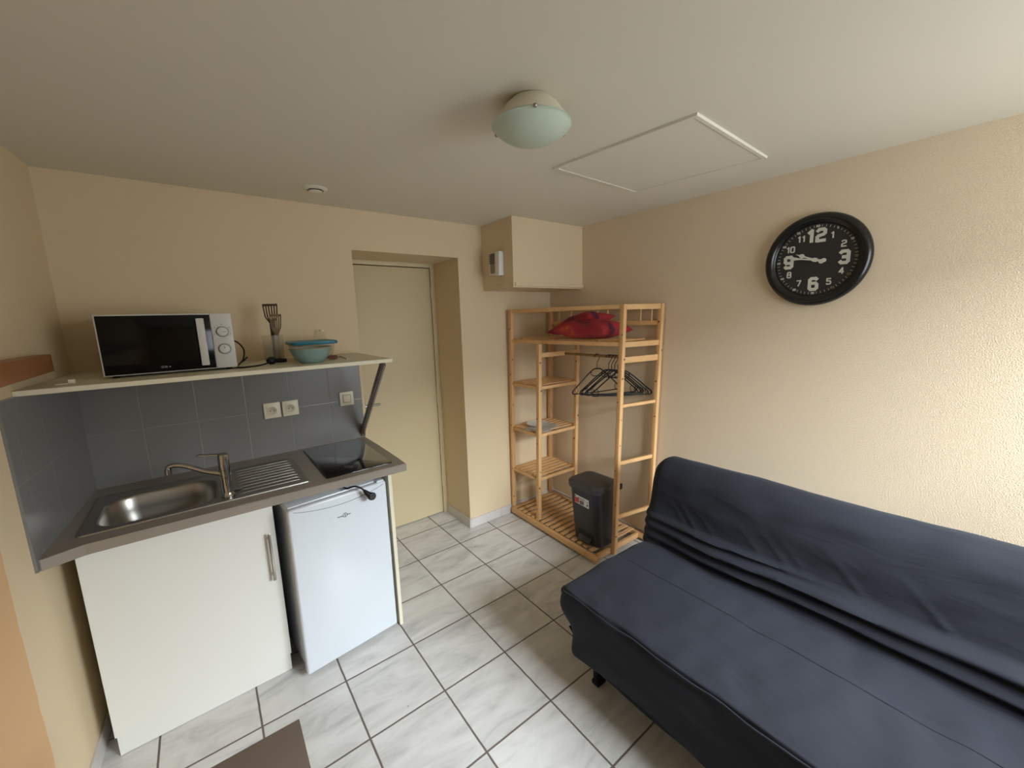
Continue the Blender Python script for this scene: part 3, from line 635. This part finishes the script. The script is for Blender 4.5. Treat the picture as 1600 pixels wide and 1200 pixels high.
# door chime on the corner box
ch = thing('door_chime', 'white grilled door chime on the left side of corner box', 'door chime', (bx, -.2, 1.95))
c0, c1, z0, z1 = -.264, -.132, 1.925, 2.088
bm = BM(); box(bm, bx-.030, bx-.0005, c0, c1, z0+.008, z1, .005); link('chime_body', bm, M_white, ch)
bm = BM(); box(bm, bx-.034, bx-.0302, c0+.055, c1-.018, z0+.02, z1-.006, .001); cg = link('chime_panel', bm, mat('chime_grey', (150, 140, 122), .6), ch)
bm = BM()
for k in range(8): box(bm, bx-.0352, bx-.0342, c0+.057, c1-.005, z1-.016-k*.0085, z1-.0125-k*.0085)
link('grille_slot', bm, M_dark, ch)
bm = BM(); hexa(bm, [(bx-.044, c0-.004, z0), (bx-.044, c0+.05, z0), (bx-.001, c0+.05, z0), (bx-.001, c0-.004, z0), (bx-.040, c0-.004, z1), (bx-.040, c0+.05, z1), (bx-.001, c0+.05, z1), (bx-.001, c0-.004, z1)], .006); link('chime_cover', bm, M_white, ch)

# ------------------------------------------------------------------ clock
ck = thing('wall_clock', 'large round black wall clock with white numerals on the right wall', 'clock', (W, -1.885, 1.868))
Mc = frame_M((W-.0005, -1.885, 1.868), (0, -1, 0), (0, 0, 1))   # z axis = into the room
if (Mc.to_3x3() @ Vector((0, 0, 1))).x > 0: Mc = frame_M((W-.0005, -1.885, 1.868), (0, -1, 0), (0, 0, 1)) @ Matrix.Rotation(PI, 4, 'Y')
R0 = .216
bm = BM(); lathe(bm, [(R0-.012, 0), (R0-.002, .004), (R0, .014), (R0-.004, .028), (R0-.014, .038), (R0-.026, .040), (R0-.036, .034), (R0-.041, .027), (R0-.045, .026), (R0-.048, .020), (R0-.049, .012)], 96, Mc); link('clock_rim', bm, M_clockrim, ck, angle=50)
bm = BM(); lathe(bm, [(0, .013), (R0-.0475, .013)], 96, Mc); link('clock_face', bm, M_clockface, ck, angle=50)
RF = R0-.05
def MA(r, hour, z=.0135): a = PI/2-hour*PI/6; return Mc @ Matrix.Translation((r*math.cos(a), r*math.sin(a), z))
big = {12: (.066, .70), 3: (.066, .70), 6: (.066, .70), 9: (.066, .70)}
for h in range(1, 13):
    bm = BM(); s = .094 if h in big else .046; r = .113 if h in (12, 6) else (.112 if h in (3, 9) else .122)
    digits(bm, str(h), .066 if h in big else .031, MA(r, h), .22 if h in big else .18, .95 if h in big else 1)
    link('numeral', bm, M_num, ck, smooth=False)
for h in range(1, 13):
    bm = BM(); digits(bm, str(h*5), .0105, MA(.156, h), .22, 1, .0004); link('minute_numeral', bm, M_numold if h in (5, 4, 3) else M_num, ck, smooth=False)
bm = BM()
for k in range(60):
    if k % 5 == 0: continue
    a = k*PI/30; d = Vector((math.cos(a), math.sin(a), 0)); p, q_ = Mc @ (d*.151+Vector((0, 0, .0137))), Mc @ (d*.161+Vector((0, 0, .0137))); beam(bm, p, q_, .0016, .0005, up=(1, 0, 0), bev=0)
nf = len(bm.faces); lathe(bm, [(.150, .0131), (.150, .0134), (.162, .0134), (.162, .0131)], 60, Mc); bm.faces.ensure_lookup_table()
for f in bm.faces[nf:]: f.material_index = 1
link('minute_marks', bm, [M_num, M_clockface], ck, smooth=False)
def hand(ang, ln, z, tl, spade):
    bm = BM(); Mh = Mc @ Matrix.Rotation(ang, 4, 'Z') @ Matrix.Translation((0, 0, z))
    prof = [(-tl, .004), (-tl+.006, .009), (-tl+.014, .009), (-tl+.020, .004), (-.012, .003), (-.007, .009), (.006, .009), (.014, .004), (ln*.45, .003), (ln*.55, .004), (ln*.66, spade), (ln*.76, spade*.75), (ln*.84, .0025), (ln, .0008)]
    up = [(x, y, 0) for x, y in prof]; pts = up+[(x, -y, 0) for x, y in prof[::-1]]
    loft(bm, [[Mh @ Vector(p) for p in pts], [Mh @ Vector((p[0], p[1], .0012)) for p in pts]]); return bm
am = PI/2-(46.6/60)*2*PI; ah = PI/2-((9+46.6/60)/12)*2*PI
link('hour_hand', hand(ah, .088, .0165, .037, .011), M_num, ck, smooth=False)
link('minute_hand', hand(am, .125, .019, .046, .007), M_num, ck, smooth=False)

# ------------------------------------------------------------------ pine wardrobe rack
rk = thing('pine_clothes_rack', 'open pine clothes rack with shelves standing in the back right corner', 'clothes rack', (2.64, -.5, 0))
def SH(bm):
    for v in bm.verts:
        v.co.y = min(v.co.y-.028*(v.co.z-.80)-.018, -.0135) if v.co.y > -.06 else v.co.y-.028*(v.co.z-.80)-.006
    return bm
FL, MF, FRp, BL, MBk, BR = (2.408, -.020), (2.412, -.352), (2.540, -.985), (2.826, -.020), (2.800, -.362), (2.850, -1.045)
p_ = .030
def post(xy, z0, z1):
    bm = BM(); x, y = xy; box(bm, x-p_/2, x+p_/2, y-p_/2, y+p_/2, z0, z1, .002, M=None)
    bmesh.ops.subdivide_edges(bm, edges=[e for e in bm.edges if e.calc_length() > .5], cuts=1); link('post', SH(bm), M_pine, rk, angle=30)
post(FL, 0, 1.697); post(BL, 0, 1.697); post(BR, 0, 1.697); post(MF, .062, 1.44); post(MBk, .062, 1.44); post(FRp, .018, 1.697)
def rail(a, b, z, w_=.018, h_=.030, name='rail', z2=None):
    bm = BM(); beam(bm, (*a, z), (*b, z if z2 is None else z2), w_, h_, bev=.0015); link(name, SH(bm), M_pine, rk, angle=30)
def tow(a, b, d):   # point moved d from a towards b
    v = Vector(b)-Vector(a); return tuple(Vector(a)+v.normalized()*d)
g = p_/2+.0005
def railb(A, B, z, **k): rail(tow(A, B, g), tow(B, A, g), z, **k)
railb(FL, FRp, 1.683, w_=.020, h_=.026); railb(BL, BR, 1.683, w_=.020, h_=.026); railb(FRp, BR, 1.680, w_=.022, h_=.033); railb(FL, BL, 1.683)
railb(BL, BR, 1.575, w_=.018, h_=.030)
for y in (-.12, -.255, -.39, -.525, -.62, -.76, -.90, -.985):
    bm = BM(); tube(bm, [(2.838, y, 1.589), (2.838, y, 1.672)], .0055, 8); link('spindle', SH(bm), M_pine, rk)
# upper shelf
railb(FL, FRp, 1.452, w_=.020, h_=.026); railb(BL, BR, 1.452, w_=.020, h_=.026); railb(FRp, BR, 1.448, w_=.022, h_=.033); railb(FL, BL, 1.448)
for k in range(13):
    y = -.06-k*.073; xf = 2.408+.132*k/12.5*.95
    bm = BM(); box(bm, xf+.016, 2.822, y-.018, y+.018, 1.4655, 1.4745, .001); link('slat', SH(bm), M_pine, rk, smooth=False)
railb(FRp, BR, 1.352, w_=.020, h_=.038); railb(MF, MBk, 1.357, w_=.020, h_=.034)
railb(FRp, BR, 1.055, w_=.018, h_=.020); railb(FRp, BR, .668, w_=.018, h_=.024); railb(FRp, BR, .285, w_=.018, h_=.024)
bm = BM(); tube(bm, [(2.665, -.363, 1.352), (2.700, -1.003, 1.352)], .0095, 14); link('hanging_rod', SH(bm), mat('dowel', (150, 118, 74), .5), rk)
# small shelves
for z in (1.112, .746, .392):
    railb(FL, MF, z, w_=.016, h_=.024); railb(BL, MBk, z, w_=.016, h_=.024); railb(MF, MBk, z, w_=.016, h_=.024); railb(FL, BL, z, w_=.016, h_=.024)
    for k in range(6):
        y = -.062-k*.050; bm = BM(); box(bm, 2.410, 2.815, y-.015, y+.015, z+.0125, z+.0205, .001); link('slat', SH(bm), M_pine, rk, smooth=False)
# bottom platform
rail((2.385, -.037), (2.366, -.985), .040, w_=.022, h_=.042); rail((2.845, -.037), (2.845, -1.028), .040, w_=.020, h_=.040)
rail((2.396, -.955), (2.834, -.958), .036, w_=.022, h_=.036); rail((2.424, -.030), (2.810, -.030), .040, h_=.036)
for k in range(16):
    y = -.075-k*.0555; bm = BM(); box(bm, 2.390-.0003*k, 2.846, y-.0165, y+.0165, .0615, .0695, .001); link('slat', SH(bm), M_pine, rk, smooth=False)
# knots on the posts
bm = BM(); random.seed(3)
for xy, z0, z1 in ((FL, .1, 1.68), (MF, .1, 1.4), (FRp, .1, 1.68), (BR, .9, 1.68), (MBk, .6, 1.4)):
    z = z0+.05
    while z < z1:
        x, y = xy; s_ = random.choice((0, 1)); r = random.uniform(.0045, .0075)
        o_ = (x-p_/2-.0003, y+random.uniform(-.008, .008), z) if s_ else (x+random.uniform(-.008, .008), y-p_/2-.0003, z)
        Mk = frame_M(o_, (0, 1, 0), (0, 0, 1)) if s_ else frame_M(o_, (1, 0, 0), (0, 0, 1))
        lathe(bm, [(0, .0), (r, .0), (r, .0004), (0, .0004)], 10, Mk); z += random.uniform(.11, .26)
link('knots', SH(bm), M_knot, rk)

# pillows on top shelf
def pillow(name, label, loc, sx, sy, th, rot, tip=0, group=None):
    bm = BM(); n = 28; top = {}; bot = {}
    for i in range(n+1):
        for j in range(n+1):
            u, v = -1+2*i/n, -1+2*j/n
            pin = 1-.10*(1-abs(u)**2)*abs(v)**3; pin2 = 1-.10*(1-abs(v)**2)*abs(u)**3
            x, y = u*sx/2*pin2, v*sy/2*pin
            hh = (max(0, (1-abs(u)**2.6))*max(0, (1-abs(v)**2.6)))**.5*th/2
            wr = noise.noise(Vector((x*9+loc[0]*5, y*9, 3)))*.016*min(1, hh/(th*.2))
            edge = i in (0, n) or j in (0, n)
            vt_ = bm.verts.new((x, y, hh+wr)); top[i, j] = vt_; bot[i, j] = vt_ if edge else bm.verts.new((x, y, -hh*.75+wr*.3))
    for i in range(n):
        for j in range(n):
            bm.faces.new((top[i, j], top[i+1, j], top[i+1, j+1], top[i, j+1]))
            q = [bot[i, j+1], bot[i+1, j+1], bot[i+1, j], bot[i, j]]
            try: bm.faces.new(q)
            except Exception: pass
    o = link(name, bm, M_red, angle=80); o.location = loc; o.rotation_euler = rot; return tag(o, label, 'pillow', group)
pillow('pillow', 'red patterned pillow lying flat on the rack top shelf', (2.605, -.700, 1.536), .36, .44, .150, (.0, .02, .08), group='red pillows on the rack')
pillow('pillow', 'red patterned pillow on top of the other, slumped to the left', (2.635, -.570, 1.572), .29, .42, .120, (-.27, .0, .0), group='red pillows on the rack')

# hangers
def make_hanger():
    t = thing('clothes_hanger', '', 'hanger', (0, 0, 0))
    bm = BM()
    hook = [(-.020, 0, -.002)]+[(.020*math.cos(a), 0, .0+.020*math.sin(a)) for a in [PI-PI*k/10 for k in range(1, 11)]]+[(.020, 0, -.012), (.006, 0, -.034), (0, 0, -.050), (0, 0, -.085)]
    tube(bm, smooth_pts(hook, 2), .0024, 8); link('hook', bm, M_black, t, local=True)
    bm = BM(); z = -.085
    L = smooth_pts([(0, 0, z), (-.035, 0, z-.006), (-.10, 0, z-.055), (-.175, 0, z-.120), (-.200, 0, z-.140), (-.206, 0, z-.158), (-.192, 0, z-.166), (-.16, 0, z-.166)], 4)
    Rr = [Vector((-p.x, p.y, p.z)) for p in L]
    tube(bm, L, .0044, 8); tube(bm, Rr, .0044, 8)
    tube(bm, smooth_pts([(-.16, 0, z-.166), (-.08, 0, z-.168), (0, 0, z-.170), (.08, 0, z-.168), (.16, 0, z-.166)], 3), .0034, 8)
    link('hanger_frame', bm, M_black, t, local=True)
    bm = BM(); tube(bm, smooth_pts([(-.045, 0, z-.014), (-.050, 0, z-.035), (-.028, 0, z-.050), (0, 0, z-.052), (.028, 0, z-.050), (.050, 0, z-.035), (.045, 0, z-.014)], 4), .0024, 8)
    link('inner_loop', bm, M_black, t, local=True)
    for s in (-1, 1):
        bm = BM(); tube(bm, smooth_pts([(s*.172, 0, z-.118), (s*.160, 0, z-.140), (s*.172, 0, z-.162)], 4), .0022, 8); link('shoulder_loop', bm, M_black, t, local=True)
    return t
hg = make_hanger()
hs = [(-.665, -.22, 'single black plastic hanger hanging apart, leftmost on the rod'),
      (-.765, -.50, 'black plastic hanger leftmost in the tight bunch of five'),
      (-.790, -.62, 'black plastic hanger second from left in the bunch'),
      (-.815, -.55, 'black plastic hanger in the middle of the bunch'),
      (-.840, -.72, 'black plastic hanger fourth from left in the bunch'),
      (-.875, -.60, 'black plastic hanger closest to the rack ladder end')]
for i, (y, rz, lab) in enumerate(hs):
    if i == 0: o = hg
    else:
        o = hg.copy(); C.collection.objects.link(o)
        for ch_ in list(hg.children):
            c = ch_.copy(); C.collection.objects.link(c); c.parent = o
    tt = (y+.363)/-.64
    o.location = (2.665+.035*tt, y-.006-.028*.55, 1.352-.0095+.0005+.0015); o.rotation_euler = (0, 0, rz); o['label'] = lab; o['group'] = 'black hangers on the rack rod'
# paper and plate on the third shelf
def shy(y, z): return y-.028*(z-.80)-.006
bm = BM(); zz = .746+.0215
box(bm, -.13, .13, -.10, .10, 0, .003, .0008, M=Matrix.Translation((2.535, shy(-.24, .75), zz)) @ Matrix.Rotation(.5, 4, 'Z')); box(bm, -.10, .10, -.075, .075, .0034, .0055, .0008, M=Matrix.Translation((2.54, shy(-.27, .75), zz)) @ Matrix.Rotation(.2, 4, 'Z'))
tag(link('folded_newspaper', bm, M_paper, smooth=False), 'folded newspaper lying on the rack shelf under white plate', 'newspaper')
bm = BM(); lathe(bm, [(0, .002), (.06, .002), (.085, .010), (.095, .013), (.094, .0145), (.083, .012), (.058, .004), (0, .004)], 36, Matrix.Translation((2.555, shy(-.18, .75), zz+.0045)));
tag(link('paper_plate', bm, M_plate), 'white round plate on top of the newspaper', 'plate')

# ------------------------------------------------------------------ bin
bn = thing('pedal_bin', 'tall charcoal plastic pedal bin standing on the rack platform', 'bin', (2.52, -.80, .07))
ZB = .0702
def bl(x0, x1, y0, y1, r, z): return [(x, y, z) for x, y in rrect(x0, x1, y0, y1, r, 6)]
bm = BM(); loft(bm, [bl(2.436, 2.628, -.928, -.688, .04, ZB), bl(2.432, 2.632, -.932, -.684, .045, ZB+.01), bl(2.412, 2.638, -.920, -.660, .05, ZB+.38)]); link('bin_body', bm, M_bin, bn, angle=40)
bm = BM(); loft(bm, [bl(2.403, 2.646, -.925, -.650, .055, ZB+.381), bl(2.398, 2.650, -.930, -.645, .058, ZB+.392), bl(2.398, 2.650, -.930, -.645, .058, ZB+.422), bl(2.406, 2.642, -.922, -.653, .056, ZB+.432), bl(2.43, 2.62, -.90, -.675, .05, ZB+.436)]); link('bin_lid', bm, M_binlid, bn, angle=40)
bm = BM(); box(bm, 2.60, 2.655, -.945, -.930, ZB+.375, ZB+.415, .005); link('hinge_lug', bm, M_black, bn)
def onfront(y, z): t = (z-ZB)/.38; return 2.432-.020*t-.0008
bm = BM(); hexa(bm, [(onfront(0, .13)-.001, -.885, ZB+.012), (onfront(0, .13)-.001, -.735, ZB+.012), (2.445, -.735, ZB+.012), (2.445, -.885, ZB+.012), (onfront(0, .16)-.0008, -.878, ZB+.080), (onfront(0, .16)-.0008, -.742, ZB+.080), (2.445, -.742, ZB+.080), (2.445, -.878, ZB+.080)], .002)
link('pedal_recess', bm, M_dark, bn)
bm = BM(); hexa(bm, [(2.405, -.868, ZB+.016), (2.405, -.752, ZB+.016), (2.430, -.752, ZB+.022), (2.430, -.868, ZB+.022), (2.405, -.868, ZB+.026), (2.405, -.752, ZB+.026), (2.428, -.752, ZB+.052), (2.428, -.868, ZB+.052)], .003); link('pedal', bm, M_bin, bn)
zz0, zz1 = .342, .402
bm = BM(); hexa(bm, [(onfront(0, zz0)-.0006, -.850, zz0-.004), (onfront(0, zz0)-.0006, -.722, zz0+.004), (onfront(0, zz0)+.001, -.722, zz0+.004), (onfront(0, zz0)+.001, -.850, zz0-.004), (onfront(0, zz1)-.0006, -.850, zz1-.002), (onfront(0, zz1)-.0006, -.722, zz1+.004), (onfront(0, zz1)+.001, -.722, zz1+.004), (onfront(0, zz1)+.001, -.850, zz1-.002)]); lb = link('label_sticker', bm, M_plate, bn, smooth=False); lb['label'] = 'white sticker with red panel and small print'
def sticker(name, ya, yb, za, zb, mt_):
    bm = BM(); hexa(bm, [(onfront(0, za)-.0014, ya, za), (onfront(0, za)-.0014, yb, za), (onfront(0, za)-.0004, yb, za), (onfront(0, za)-.0004, ya, za), (onfront(0, zb)-.0014, ya, zb), (onfront(0, zb)-.0014, yb, zb), (onfront(0, zb)-.0004, yb, zb), (onfront(0, zb)-.0004, ya, zb)]); link(name, bm, mt_, lb, smooth=False)
M_redp = mat('print_red', (196, 54, 56), .5); M_greyp = mat('print_grey', (96, 92, 90), .5)
sticker('red_print', -.762, -.724, .350, .388, M_redp); sticker('photo_print', -.806, -.768, .347, .375, M_greyp); sticker('small_print', -.732, -.724, .392, .402, M_dark); sticker('small_print', -.842, -.832, .350, .366, M_dark); sticker('small_print', -.840, -.834, .376, .384, M_dark)
for k in range(3): sticker('text_line', -.815, -.745, .381+k*.006, .3828+k*.006, M_greyp)

# ------------------------------------------------------------------ sofa bed
sf = thing('sofa_bed', 'charcoal navy sofa bed in a loose cotton cover along right wall', 'sofa', (2.2, -2.35, 0))
def sm(a, b, x): t = max(0, min(1, (x-a)/(b-a))); return t*t*(3-2*t)
def slab(name, prof, ya, yb, rnd, disp, ny=150, ns=6, taper=None, stitch=None):
    P = [Vector((x, 0, z)) for x, z in prof]; pts = []
    n = len(P)
    for i in range(n):
        a, b, c, d = P[i-1], P[i], P[(i+1) % n], P[(i+2) % n]
        for k in range(ns):
            t = k/ns; pts.append(.5*((2*b)+(c-a)*t+(2*a-5*b+4*c-d)*t*t+(3*b-a-3*c+d)*t**3))
    cen = sum(pts, Vector())/len(pts); bm = BM(); rings = []
    for j in range(ny+1):
        u = j/ny; y = ya+(yb-ya)*(.5*(u+u*u) if True else u)
        dd = min(abs(y-ya), abs(y-yb)); ins = 0
        if dd < rnd: ins = rnd-math.sqrt(max(0, rnd*rnd-(rnd-dd)**2))
        ring = []
        m_ = len(pts)
        for i, p in enumerate(pts):
            t = (pts[(i+1) % m_]-pts[i-1]).normalized(); nn = Vector((t.z, 0, -t.x))
            if nn.dot(p-cen) < 0: nn = -nn
            q = p-nn*ins; q = Vector((q.x, y, q.z)); dv = disp(q, nn, i/m_)
            ring.append(bm.verts.new(q+dv))
        rings.append(ring)
    for a, b in zip(rings, rings[1:]):
        for k in range(len(a)): bm.faces.new((a[k], a[(k+1) % len(a)], b[(k+1) % len(a)], b[k]))
    bm.faces.new(rings[0][::-1]); bm.faces.new(rings[-1])
    return link(name, bm, M_fabric, sf, angle=75)
YA, YB = -1.365, -3.32
def nz(x, y, z, s=1): return noise.noise(Vector((x*s, y*s, z*s)))
def disp_seat(q, nn, s):
    d = Vector()
    if nn.z > .5:
        L = abs(q.y-YA)
        d += nn*(.010*nz(q.x, q.y*.6, 1, 5)+.006*nz(q.x, q.y, 4, 11))
        d += nn*(-.007*math.exp(-((q.x-(2.075-.025*L))/.006)**2))      # seam across the seat
        d += nn*(-.02*sm(2.24, 2.36, q.x))
    if nn.x < -.5:
        d += nn*(.014*nz(q.x, q.y*.7, q.z*2+3, 5)+.010*math.sin(q.y*9+q.z*14)*sm(.42, .2, q.z))
    if q.y > YA-.14 and q.z < .40: d += Vector((.06*sm(.36, .17, q.z), -.05*sm(.36, .18, q.z), 0))*sm(.14, 0, YA-q.y)
    if q.z < .20: d.z += .022*nz(q.y, 7, 0, 3)
    return d
seat = slab('seat_cover', [(1.625, .415), (1.655, .432), (1.80, .436), (2.05, .436), (2.25, .424), (2.36, .402), (2.40, .34), (2.36, .26), (2.2, .24), (1.9, .235), (1.70, .235), (1.652, .21), (1.622, .170), (1.606, .172), (1.604, .25), (1.606, .34)], YA, YB, .06, disp_seat)
def disp_back(q, nn, s):
    d = Vector(); L = YA-q.y
    if nn.x < -.3 or nn.z > .5:
        d += nn*(.010*nz(q.x, q.y*.5, q.z, 4)+.005*nz(q.x+q.z, q.y*.8+q.z*.6, q.z, 10)+.012*nz(1, q.y*.6-q.z*.8, q.z*2.2, 4)*sm(.80, .60, q.z))
    if nn.x < -.3 and q.z < .70:
        z = q.z; zf = .578-.006*L+.010*nz(0, q.y*2, 5)
        b = sm(zf+.004, zf-.014, z)*sm(.36, .42, z)
        sp_ = .5+.5*math.sin((z-.40)*2*PI/(.048+.016*L)+3.4*nz(0, q.y*1.1, 2)+1.5*nz(0, q.y*3, z*6)+L*1.2)
        d += Vector((-1, 0, 0))*b*(.014+.022*sm(0, .5, L))*(.25+1.0*sp_)
        # diagonal pull creases above the fold line
        for y0, k in ((-1.60, .5), (-1.66, .8), (-1.75, .45), (-1.95, .4), (-2.05, .5), (-2.12, .35), (-2.3, .6), (-2.52, .7)):
            tt = (z-zf)/.14
            if 0 < tt < 1: d += Vector((-1, 0, 0))*(.009*k*math.exp(-((q.y-y0-.16*tt)/.013)**2)*(1-tt)*math.sin(PI*min(1, tt*3+.2)/2))
    return d
bkp = [(2.262, .36), (2.268, .44), (2.282, .52), (2.300, .60), (2.322, .70), (2.350, .785), (2.395, .835), (2.46, .853), (2.525, .838), (2.560, .79), (2.545, .68), (2.515, .55), (2.49, .42), (2.45, .30), (2.38, .27), (2.30, .29)]
back = slab('backrest_cover', bkp, YA+.012, YB, .075, disp_back, ny=220, ns=9)
bm = BM(); pts = [(1.627-.002, YA-.055-(YB-YA)*-1*k/60*1.0, .424) for k in range(57)]
pts = [(1.620+.004*math.sin(k*.7), YA-.05-k*(1.86/56), .421+.002*math.sin(k*1.3)) for k in range(57)]
tube(bm, pts, .0035, 8); link('piping', bm, M_fabric, seat)
bm = BM(); pts = [(2.012-.028*(k/56)**1.2+.002*math.sin(k*.9), YA-.10-k*(1.76/56)) for k in range(57)]
mp_ = seat.data; 
from mathutils.bvhtree import BVHTree
bt_ = BVHTree.FromPolygons([MW[seat] @ v.co for v in mp_.vertices], [p.vertices[:] for p in mp_.polygons])
pp = []
for x, y in pts:
    h = bt_.ray_cast(Vector((x, y, .8)), Vector((0, 0, -1)))
    pp.append((x, y, (h[0].z if h[0] else .436)+.0002))
tube(bm, pp, .0022, 6); link('seat_seam', bm, mat('seam_thread', (20, 21, 26), .9), seat)
bm = BM()
box(bm, 1.72, 2.50, YA-.10, YA-.13, .16, .20, .003); box(bm, 1.72, 2.50, YB+.13, YB+.10, .16, .20, .003); box(bm, 1.72, 1.75, YB+.13, YA-.131, .165, .195, .003); box(bm, 2.45, 2.48, YB+.13, YA-.131, .165, .195, .003)
link('frame', bm, M_black, sf)
for x, y in ((1.700, -1.545), (1.700, -3.17), (2.45, -1.545), (2.45, -3.17)):
    bm = BM(); box(bm, x-.016, x+.026, y-.014, y+.016, .012, .236, .003); box(bm, x-.022, x+.030, y-.02, y+.02, 0, .02, .004); link('leg', bm, M_black, sf)
